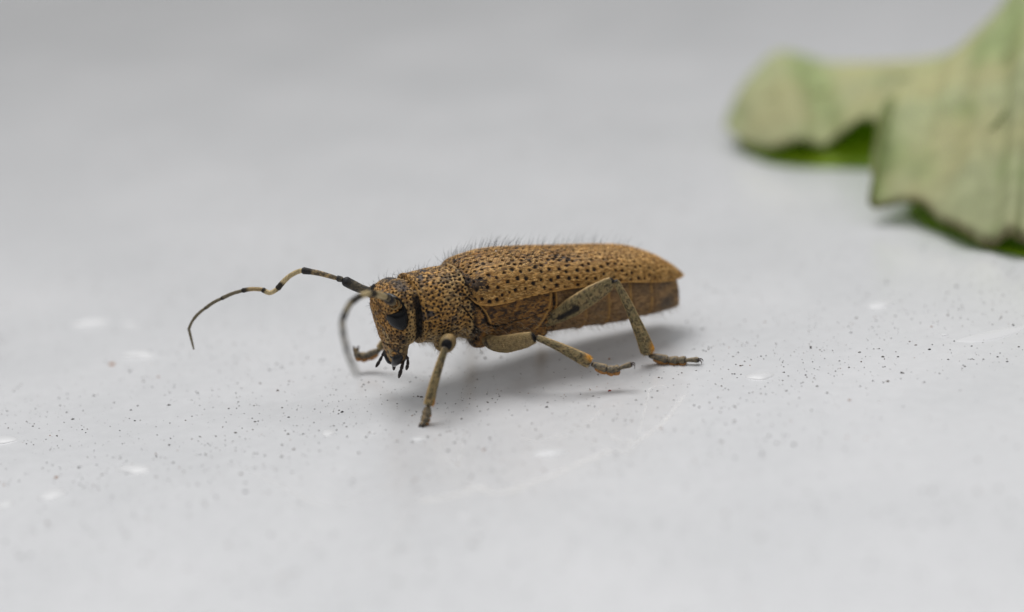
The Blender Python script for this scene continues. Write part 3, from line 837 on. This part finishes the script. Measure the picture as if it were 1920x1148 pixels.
antenna('right antenna reaching out forward in a banded wavy arc',
        [(.80, -.13, .745), (.90, -.165, .785), (1.006, -.225, .860)],
        [[fa[0], fa[1]], mid3(fa[1], fa[2], .008), mid3(fa[2], fa[3]), mid3(fa[3], fa[4], .004), [fa[4], fa[5], fa[6]], mid3(fa[6], fa[7], .008), mid3(fa[7], fa[8]), mid3(fa[8], fa[9]), mid3(fa[9], fa[10]), mid3(fa[10], fa[11]), mid3(fa[11], fa[12], 0)],
        [(.021, .023), (.0165, .0265), (.0175, .0175), (.018, .022), (.016, .0195), (.0145, .0175), (.0125, .0145), (.0115, .013), (.0105, .0115), (.0095, .0105), (.0095, .006)],
        [ant_col(.55, .9, OLIVE, .5, True), ant_col(.3, .9, OLIVE, .5, True), ant_col(.62, .76, BUFF, .2, True), ant_col(2, 3, CREAM), ant_col(.45, .6, CREAM), ant_col(.70, .82, CREAM), ant_col(.55, .8, BUFF, .25), ant_col(.8, .95, OLIVE, .45), ant_col(.85, .97, OLIVE, .45), ant_col(.88, .98, OLIVE, .4), ant_col(.9, 1.0, OLIVE, .4), ant_col(2, 3, OLIVE, .35)],
        [(0, .026), (.2, .028), (.6, .036), (.9, .037), (1, .028)])
na = [(0.803,0.204,0.736), (0.920,0.374,0.852), (0.946,0.401,0.873), (1.138,0.594,0.991), (1.387,0.865,1.046), (1.550,1.092,1.009), (1.630,1.299,0.975), (1.679,1.469,0.921), (1.701,1.590,0.879), (1.719,1.699,0.842)]
antenna('left antenna bending out and down with cream and black bands near its base',
        [(.792, .165, .735), (.85, .28, .788), (.919, .373, .851)],
        [[na[1], na[2]], mid3(na[2], na[3], .008), mid3(na[3], na[4], .012), mid3(na[4], na[5], .01), mid3(na[5], na[6]), mid3(na[6], na[7]), mid3(na[7], na[8], 0), mid3(na[8], na[9], 0)],
        [(.024, .026), (.022, .030), (.022, .024), (.021, .021), (.019, .019), (.018, .018), (.017, .016), (.015, .010)],
        [ant_col(.60, .8, CREAM, .1, True), ant_col(.2, .6, CREAM), ant_col(.62, .74, CREAM * .95), ant_col(.45, .6, CREAM), ant_col(.5, .8, OLIVE, .4), ant_col(.6, .9, OLIVE, .65), ant_col(.6, .9, OLIVE, .7), ant_col(.8, .95, OLIVE, .7), ant_col(2, 3, OLIVE, .7)],
        [(0, .020), (.15, .021), (.5, .030), (.9, .034), (1, .028)])
# sockets
for s in (1, -1):
    ctr = np.array([.796, .188 * s, .737]); ax = np.array([.55, .75 * s, .45]); ax /= np.linalg.norm(ax)
    b1 = np.cross(ax, [0, 0, 1]); b1 /= np.linalg.norm(b1); b2 = np.cross(ax, b1)
    a = np.linspace(0, 2 * np.pi, 28, endpoint=False); rv, cc = [], []
    prof = [(.042, -.05), (.044, -.008), (.041, .008), (.036, .011), (.031, .006), (.028, -.012), (.016, -.02)]
    for rr_2, hh in prof:
        rv.append(ctr + ax * hh + rr_2 * (np.cos(a)[:, None] * b1 + np.sin(a)[:, None] * b2))
        cc.append(np.tile(BUFF * .6 if rr_2 >= .036 else BLACK, (28, 1)))
    me = make_mesh('antenna_socket', np.vstack(rv), grid_faces(len(prof), 28, True), np.vstack(cc)); obj('antenna_socket', me, M_shell, body)

# ---- mouthparts
def horn_col(c0, c1=None):
    def f(V_, T_, A_):
        c = np.tile(c0, (len(V_), 1))
        if c1 is not None: c = mix(c, np.tile(c1, (len(V_), 1)), sstep(.8, 1, T_))
        return c
    return f
for s in (1, -1):
    limb('mandible', [(.745, .075 * s, .33), (.772, .078 * s, .285), (.785, .045 * s, .243), (.778, .012 * s, .224)], [(0, .042), (.4, .036), (.8, .020), (1, .006)], horn_col(SLATE * .25), body, mat=M_horn, aspect=1.0)
def palp(pts, parent, r=.012):
    root = None
    for k, (a, b) in enumerate(zip(pts[:-1], pts[1:])):
        rr = [(0, r * .55), (.5, r * .85), (.9, r), (1, r * .6)] if k < len(pts) - 2 else [(0, r * .55), (.45, r * 1.1), (.8, r * .8), (1, r * .35)]
        a, b = np.array(a, float), np.array(b, float); e_ = (b - a) / np.linalg.norm(b - a); a = a - e_ * .007; b = b + e_ * .006
        limb('palp_segment', [a, b], rr, horn_col(np.array([.020, .012, .010])), parent, mat=M_horn, nseg=14, straight=True)
palp([(.738, .07, .315), (.726, .085, .268), (.752, .085, .208), (.776, .08, .146)], body, .0135)
palp([(.720, .09, .32), (.700, .10, .275), (.706, .102, .235), (.720, .10, .199)], body, .0125)
palp([(.763, .0, .25), (.769, .0, .222), (.777, .0, .183)], body, .0125)
palp([(.775, -.09, .33), (.812, -.10, .272), (.836, -.10, .240), (.870, -.10, .200)], body, .0125)
limb('labium', [(.735, .04, .30), (.745, .04, .262), (.752, .035, .238)], [(0, .03), (.6, .022), (1, .01)], horn_col(np.array([.30, .09, .02])), body, mat=M_limb)

# ------------------------------------------------------------------ a bead of water on the wing case
M_water, nt, p, N, L = new_mat('clear_water')
p.inputs['Base Color'].default_value = (1, 1, 1, 1); p.inputs['Roughness'].default_value = 0.02; p.inputs['IOR'].default_value = 1.33; p.inputs['Transmission Weight'].default_value = 1.0
bi = int(np.argmin(np.linalg.norm(PeL - np.array([-.075, .09, .90]), axis=1))); bc = PeL[bi]
rings = []
for t in np.linspace(-.6, .998, 18):
    q_ = math.sqrt(1 - t * t); a = np.linspace(0, 2 * np.pi, 28, endpoint=False)
    rings.append(np.stack([.032 * q_ * np.cos(a), .030 * q_ * np.sin(a), np.full(28, .024 * t + .010)], 1))
Vw_, Fw_ = loft(rings)
wb = obj('water_bead', make_mesh('water_bead', Vw_, Fw_), M_water)
R3 = np.array([[-math.cos(YAW), math.sin(YAW), 0], [-math.sin(YAW), -math.cos(YAW), 0], [0, 0, 1]])
wb.location = tuple(R3 @ bc + np.array(beetle.location)); 
nw = R3 @ NeL[bi]; wb.rotation_euler = Vector(nw).to_track_quat('Z', 'Y').to_euler()
tag(wb, 'tiny clear bead of water on the front of the wing case', 'water bead')

# ------------------------------------------------------------------ the leaf
M_leafb = col_mat('pale_leaf_underside', 0.7, 0.25, 6, 0.12, 0.3, 25)
UND = np.array([.50, .515, .30]); GRN = np.array([.26, .42, .010]); BRN = np.array([.11, .07, .045])
M_leafg = col_mat('green_leaf_face', 0.5, 0.4, 6, 0.15, 0.2, 25)
LA0 = [(2.21,6.12,0.20), (2.30,5.78,0.14), (2.42,5.53,0.12), (2.55,5.29,0.16), (2.80,5.12,0.24), (3.01,5.12,0.18), (3.17,4.99,0.32), (3.33,5.00,0.42), (3.46,4.96,0.40), (3.68,4.59,0.40), (4.01,4.28,0.40)]
LA3 = [(2.26,6.37,0.22), (2.40,6.48,0.44), (2.62,6.73,0.60), (2.83,6.89,0.70), (3.01,6.92,0.67), (3.29,6.92,0.56), (3.54,6.69,0.57), (3.84,6.60,0.57), (4.14,6.56,0.57), (4.35,6.29,0.65), (4.61,6.08,0.77)]
LB0 = [(3.27,3.52,0.74), (3.20,3.40,0.51), (3.15,3.18,0.32), (3.12,3.07,0.16), (3.35,2.99,0.20), (3.49,2.79,0.22), (3.57,2.58,0.14), (3.69,2.23,0.14), (3.88,2.03,0.05), (4.00,1.85,0.18), (4.13,1.79,0.12), (4.39,1.36,0.12), (4.70,1.14,0.20)]
LB3 = [(3.29,3.60,0.77), (3.43,4.10,0.79), (3.67,4.70,0.77), (3.89,5.10,0.80), (4.12,5.30,0.83), (4.33,5.40,0.92), (4.51,5.40,1.07), (4.69,5.40,1.23), (4.86,5.40,1.44), (5.03,5.40,1.61), (5.26,5.40,1.79), (5.60,5.30,1.97), (6.05,5.20,1.99)]
GA0 = [(2.32,6.10,0.01), (2.36,5.74,0.01), (2.51,5.34,0.01), (2.78,5.08,0.01), (3.10,4.90,0.012), (3.42,4.76,0.014), (3.80,4.70,0.016)]
GB0 = [(3.44,3.27,0.02), (3.52,2.86,0.02), (3.69,2.49,0.02), (3.85,2.10,0.02), (3.99,1.93,0.02), (4.14,1.74,0.02), (4.44,1.39,0.02), (4.73,1.23,0.02)]
def thin_leaf(mt, col_, fac):
    n_, l_ = mt.node_tree.nodes, mt.node_tree.links
    tr = n_.new('ShaderNodeBsdfTranslucent'); tr.inputs[0].default_value = (*col_, 1); ms = n_.new('ShaderNodeMixShader'); ms.inputs[0].default_value = fac
    l_.new(n_['Principled BSDF'].outputs[0], ms.inputs[1]); l_.new(tr.outputs[0], ms.inputs[2]); l_.new(ms.outputs[0], n_['Material Output'].inputs[0])
thin_leaf(M_leafb, (.42, .55, .10), .35); thin_leaf(M_leafg, (.35, .55, .03), .3)
leaf = bpy.data.objects.new('leaf', None); C.objects.link(leaf); leaf.location = (3.6, 3.6, 0); leaf.empty_display_size = .3
tag(leaf, 'withered green leaf lying with its pale underside up and its toothed margin curled', 'leaf')
LO = np.array([3.6, 3.6, 0.0])

def sheet(name, r0_, r3_, bulge, mat, mat2, colf, thick=.02, nrow=26, teeth=.02):
    a = catmull(r0_, 10); b = catmull(r3_, 10); rows = []
    n = len(a)
    for k, t in enumerate(np.linspace(0, 1, nrow)):
        p_ = a * (1 - t) + b * t
        p_[:, 2] += bulge * sstep(0, .3, np.linspace(0, 1, n)) * math.sin(math.pi * min(1, t * 1.0)) + .02 * np.sin(np.arange(n) * .35 + t * 3) * math.sin(math.pi * t)
        if t < .12:
            w = (1 - t / .12)
            p_[:, 1] -= w * teeth * np.abs(np.sin(np.arange(n) * .55)); p_[:, 2] = np.maximum(p_[:, 2], .008)
        rows.append(p_)
    P = np.vstack(rows); P[:, 2] += np.array([ground_z(0, q) for q in P[:, 1]]); P = P - LO; T = np.repeat(np.linspace(0, 1, nrow), n); S = np.tile(np.linspace(0, 1, n), nrow)
    P[:, 2] += .015 * (fnoise(P, 3, 91) - .5) * np.minimum(1, T * 5)
    me = make_mesh(name, P, grid_faces(nrow, n), colf(P, T, S))
    if np.mean([q.normal.z for q in me.polygons]) < 0: me.flip_normals()
    o = obj(name, me, mat, leaf); me.materials.append(mat2)
    so = o.modifiers.new('thickness', 'SOLIDIFY'); so.thickness = thick; so.offset = -1; so.material_offset = 1
    return o, P, nrow, n
def under_col(P, T, S):
    c = mix(np.tile(UND, (len(P), 1)), UND * [1.12, 1.02, .95], sstep(.4, .7, fnoise(P, 1.2, 93)))
    c = mix(c, UND * [.70, .86, .62], sstep(.45, .70, fnoise(P * [1, .45, 1], 2.2, 94)) * .6)
    c = mix(c, BRN * 1.6, sstep(.05, .0, T) * sstep(.35, .6, fnoise(P, 3.5, 95)) * .9)
    c = mix(c, BRN * 1.8, sstep(.04, .0, S) * .6)
    return c
def green_col(P, T, S):
    return mix(np.tile(GRN, (len(P), 1)), GRN * [1.5, 1.3, 1], sstep(.4, .7, fnoise(P, 3, 96)))
GM = col_mat('leaf_inner_green', 0.5, 0.4, 6, 0.15, 0.2, 25)
gt = GM.node_tree
for n_ in gt.nodes:
    if n_.type == 'MIX':
        for l_ in list(n_.inputs[6].links): gt.links.remove(l_)
        n_.inputs[6].default_value = (*GRN, 1)
thin_leaf(GM, (.42, .62, .05), .45)
bladeA = sheet('blade', LA0, LA3, .10, M_leafb, GM, under_col)
bladeB = sheet('blade', LB0, LB3, .22, M_leafb, GM, under_col)
def back_of(r, dy, dz): return [(q[0] + .45 * dy, q[1] + dy, q[2] + dz) for q in r]
sheet('curled_margin', GA0, back_of(GA0, .80, .34), .02, M_leafg, M_leafb, green_col, .012, 10, 0)
sheet('curled_margin', GB0, back_of(GB0, 1.1, .14), .02, M_leafg, M_leafb, green_col, .012, 10, 0)
# veins standing out on the underside
def vein(P, nrow, n, c0, r0_, c1, r1_, rad):
    pts = []
    for t in np.linspace(0, 1, 9):
        i_ = int(round((r0_ + (r1_ - r0_) * t) * (nrow - 1))); j_ = int(round((c0 + (c1 - c0) * t) * (n - 1)))
        pts.append(P[i_ * n + j_] + [0, 0, -rad * .55])
    rad *= .6; V_, F_, T_, A_, N_ = tube(pts, [(0, rad), (1, rad * .4)], 8, 3)
    obj('vein', make_mesh('vein', V_, F_, np.tile(UND * 1.04, (len(V_), 1))), M_leafb, leaf)
for c0, r0_, c1, r1_, rad in [(.95, .55, .30, .12, .035), (.80, .75, .36, .30, .02), (.9, .50, .55, .08, .02), (.75, .42, .62, .06, .016), (.7, .62, .25, .3, .018)]:
    vein(*bladeB[1:], c0, r0_, c1, r1_, rad)
for c0, r0_, c1, r1_, rad in [(.98, .6, .12, .4, .03), (.7, .55, .35, .12, .016), (.55, .52, .25, .85, .016)]:
    vein(*bladeA[1:], c0, r0_, c1, r1_, rad)

# ------------------------------------------------------------------ dried drops, water stains, dust
M_drop, nt, p, N, L = new_mat('dried_milky_drop')
p.inputs['Base Color'].default_value = (.69, .69, .70, 1); p.inputs['Roughness'].default_value = .38
p.inputs['Specular IOR Level'].default_value = .4; p.inputs['Alpha'].default_value = .85
def drop(name, xc, yc, r, flat, label, squash=1.0, rot=0.0):
    nr, ns = 9, 40; a = np.linspace(0, 2 * np.pi, ns, endpoint=False)
    ph = random.random() * 6; k1, k2 = random.uniform(.05, .14), random.uniform(.03, .09)
    outl = 1 + k1 * np.sin(2 * a + ph) + k2 * np.sin(3 * a + ph * 2) + .03 * np.sin(5 * a + ph)
    V_ = [(0, 0, flat)]
    for i_ in range(1, nr + 1):
        t = i_ / nr; h = flat * (1 - t ** 2.2) - (.004 if i_ == nr else 0)
        for j_, aa in enumerate(a):
            xx, yy = r * t * outl[j_] * math.cos(aa), r * t * outl[j_] * math.sin(aa) * squash
            V_.append((xx * math.cos(rot) - yy * math.sin(rot), xx * math.sin(rot) + yy * math.cos(rot), h))
    F_ = [(0, 1 + j_, 1 + (j_ + 1) % ns) for j_ in range(ns)]
    for i_ in range(nr - 1):
        for j_ in range(ns):
            k_ = (j_ + 1) % ns; q = 1 + i_ * ns
            F_.append((q + j_, q + ns + j_, q + ns + k_, q + k_))
    o = obj(name, make_mesh(name, V_, F_), M_drop); o.location = (xc, yc, ground_z(xc, yc) + .002)
    tag(o, label, 'droplet', 'dried droplets on the painted surface'); return o
for xc, yc, r, lab in [
        (-2.618, -1.082, .131, 'large milky dried droplet with a grey rim, well in front of the outstretched antenna tip'),
        (-3.137, -1.411, .118, 'blurred milky dried droplet between the large grey rimmed one and a small pale one'),
        (-3.66, -.265, .114, 'sharp edged flat dried droplet on the dust behind two blurred droplets'),
        (-1.306, -.72, .060, 'bright small oval droplet on the dust in front of the head'),
        (-.987, -.801, .025, 'tiny bright droplet between the oval droplet and the planted front foot'),
        (-.671, -1.00, .070, 'white droplet just in front of the planted front foot'),
        (2.829, .959, .110, 'soft elongated droplet on bare surface between hind foot and leaf'),
        (1.755, -.372, .105, 'flat faint droplet on the dust beyond the hind claws'),
        (3.164, .153, .032, 'tiny bright droplet at the tip of the long wet streak'),
        (-.356, -2.444, .055, 'faint round droplet in front of the scalloped water stain'),
        (2.518, -1.873, .040, 'faint small blurred droplet alone on the clean foreground'),
        (-3.366, 2.323, .15, 'broad blurred droplet behind the tip of the outstretched antenna'),
        (-3.025, 2.183, .06, 'small round blurred droplet behind the tip of the outstretched antenna'),
        (-2.872, 1.391, .14, 'broad blurred droplet below the tip of the outstretched antenna'),
        (.208, -1.488, .115, 'wide faint droplet inside the scalloped water stain'),
        (-3.434, -1.509, .071, 'small pale droplet hard beside a larger blurred droplet in the clean foreground')]:
    drop('dried_droplet', xc, yc, r, r * .16, lab, random.uniform(.6, .95), random.uniform(-.4, .4))
drop('wet_streak', 3.50, .06, .30, .008, 'long thin wet streak on the dust near the leaf', .30, .30)['group'] = 'wet streaks'

# water stains: thin crusts of lime, ragged and half clear
M_lime, nt, p, N, L = new_mat('thin_lime_crust')
p.inputs['Base Color'].default_value = (.86, .85, .83, 1); p.inputs['Roughness'].default_value = .6
at = N.new('ShaderNodeAttribute'); at.attribute_name = 'Col'
tc = N.new('ShaderNodeTexCoord'); no = N.new('ShaderNodeTexNoise'); no.inputs['Scale'].default_value = 22; no.inputs['Detail'].default_value = 5
L.new(tc.outputs['Object'], no.inputs['Vector'])
mr = N.new('ShaderNodeMapRange'); mr.inputs[1].default_value = .38; mr.inputs[2].default_value = .68; mr.inputs[3].default_value = .1; mr.inputs[4].default_value = 1.0
L.new(no.outputs[0], mr.inputs[0])
mu = N.new('ShaderNodeMath'); mu.operation = 'MULTIPLY'; L.new(mr.outputs[0], mu.inputs[0]); L.new(at.outputs['Color'], mu.inputs[1]); L.new(mu.outputs[0], p.inputs['Alpha'])
STAIN = [([(-1.863,-1.268), (-1.568,-1.675), (-1.304,-2.042), (-1.131,-2.047), (-0.993,-2.026), (-0.840,-1.832), (-0.805,-1.869)], .016, .55),
         ([(-0.708,-2.075), (-0.611,-2.153), (-0.439,-2.122), (-0.335,-2.065), (-0.282,-1.995), (-0.231,-2.090), (-0.095,-2.141), (0.047,-2.038), (0.298,-1.847), (0.557,-1.624), (0.632,-1.574)], .085, .62),
         ([(0.557,-1.624), (0.632,-1.574), (0.734,-1.629), (0.821,-1.424), (0.985,-1.182), (1.123,-0.852), (1.225,-0.554)], .045, .55),
         ([(0.803,-1.420), (0.868,-1.049), (0.941,-0.588), (0.992,-0.414), (1.183,-0.398)], .012, .7),
         ([(-0.013,-1.112), (0.110,-1.244), (0.294,-1.190), (0.466,-1.028), (0.567,-0.866), (0.593,-0.745)], .02, .45),
         ([(0.485,-1.339), (0.565,-1.498), (0.630,-1.593)], .01, .6),
         ([(0.619,-1.212), (0.680,-1.388), (0.758,-1.448), (0.776,-1.353)], .03, .5),
         ([(-1.308,-1.969), (-1.132,-2.029), (-0.962,-1.887), (-0.859,-1.781)], .012, .5),
         ([(-0.560,-1.196), (-0.471,-1.465), (-0.407,-1.578), (-0.369,-1.343), (-0.360,-1.145)], .016, .35),
         ([(-0.747,-2.281), (-0.795,-2.532), (-0.825,-2.779), (-0.846,-2.898)], .02, .35)]
stain = bpy.data.objects.new('water_stain', None); C.objects.link(stain); stain.empty_display_size = .1
tag(stain, 'faint scalloped outline of dried water in front of the beetle', 'stain')
for k, (pts, wd, al) in enumerate(STAIN):
    q = catmull(np.array([(a, b, 0) for a, b in pts]), 14)
    q[:, :2] += .012 * (np.stack([fnoise(q, 7, 301 + k), fnoise(q, 7, 331 + k)], 1) - .5) * 2
    tg = np.gradient(q, axis=0); tg /= np.linalg.norm(tg, axis=1)[:, None]; nn = np.stack([-tg[:, 1], tg[:, 0], 0 * tg[:, 0]], 1)
    ww = wd * (.6 + .8 * fnoise(q, 5, 341 + k)); ends = np.minimum(1, np.minimum(np.arange(len(q)), np.arange(len(q))[::-1]) / 6)
    Vr, Cr = [], []
    for t, al_ in ((-1 * .12, .0), (0, 1), (.25, .75), (.6, .4), (1.0, 0)):
        Vr.append(q + nn * (ww * t)[:, None] + [0, 0, .003 + .0004 * k]); Cr.append((min(1, al * 1.2) * al_ * ends)[:, None].repeat(3, 1))
    me = make_mesh('stain_line', np.vstack(Vr), grid_faces(5, len(q)), np.vstack(Cr))
    if me.polygons[0].normal.z < 0: me.flip_normals()
    obj('stain_line', me, M_lime, stain)

M_dust = col_mat('dust_grains', .8, .2, 20, .2, 0)
def grains(name, P, rad, colr, label):
    n = len(P); base_ = np.array([(1, 0, 0), (.4, .9, 0), (-.6, .75, 0), (-1, -.1, 0), (-.35, -.9, 0), (.6, -.8, 0), (.1, .05, .55)])
    ro = rng.uniform(0, 6.28, n); asp = rng.uniform(.55, 1.0, n)
    B = np.tile(base_, (n, 1, 1)) * rng.uniform(.75, 1.25, (n, 7, 1)); B[:, :, 1] *= asp[:, None]
    cx, sx = np.cos(ro)[:, None], np.sin(ro)[:, None]
    G = np.stack([B[:, :, 0] * cx - B[:, :, 1] * sx, B[:, :, 0] * sx + B[:, :, 1] * cx, B[:, :, 2]], -1) * rad[:, None, None]
    Vg = (P[:, None] + G).reshape(-1, 3)
    bi = np.arange(n)[:, None] * 7
    F_ = np.vstack([bi + np.array([[k, (k + 1) % 6, 6]]) for k in range(6)])
    o = obj(name, make_mesh(name, Vg, F_, np.repeat(colr, 7, 0), False), M_dust)
    return o
nd = 31000
gx_ = rng.uniform(-7, 7, nd); gy_ = rng.uniform(-5, 8, nd)
pg = np.stack([gx_, gy_, np.zeros(nd)], 1)
clump = fnoise(pg, .9, 401); ok = rng.random(nd) < sstep(.25, .6, clump) + .15
pg = pg[ok]; nd = len(pg); pg[:, 2] = [ground_z(a, b) + .002 for a, b, _ in pg]
rad = np.exp(rng.normal(math.log(.0034), .55, nd)); rad = np.clip(rad, .0015, .0135)
pal = np.array([(.03, .028, .028), (.06, .055, .05), (.12, .11, .10), (.10, .06, .035), (.2, .19, .18)])
cg = pal[rng.integers(0, 5, nd)]
rust = rng.random(nd) < .03; cg[rust] = (.28, .11, .03)
dust = grains('dust', pg, rad, cg, '')
tag(dust, 'fine dark dust flecks scattered over the painted surface', 'dust', kind='stuff')
g1 = grains('red_grain', np.array([(.683, -.387, .002)]), np.array([.014]), np.array([(.30, .03, .015)]), '')
tag(g1, 'tiny red grain in the shadow below the lifted middle foot', 'grain')
g2 = grains('brown_grain', np.array([(-3.05, 1.214, .002)]), np.array([.028]), np.array([(.36, .16, .06)]), '')
tag(g2, 'blurred rust brown grain alone below the outstretched antenna tip', 'grain')
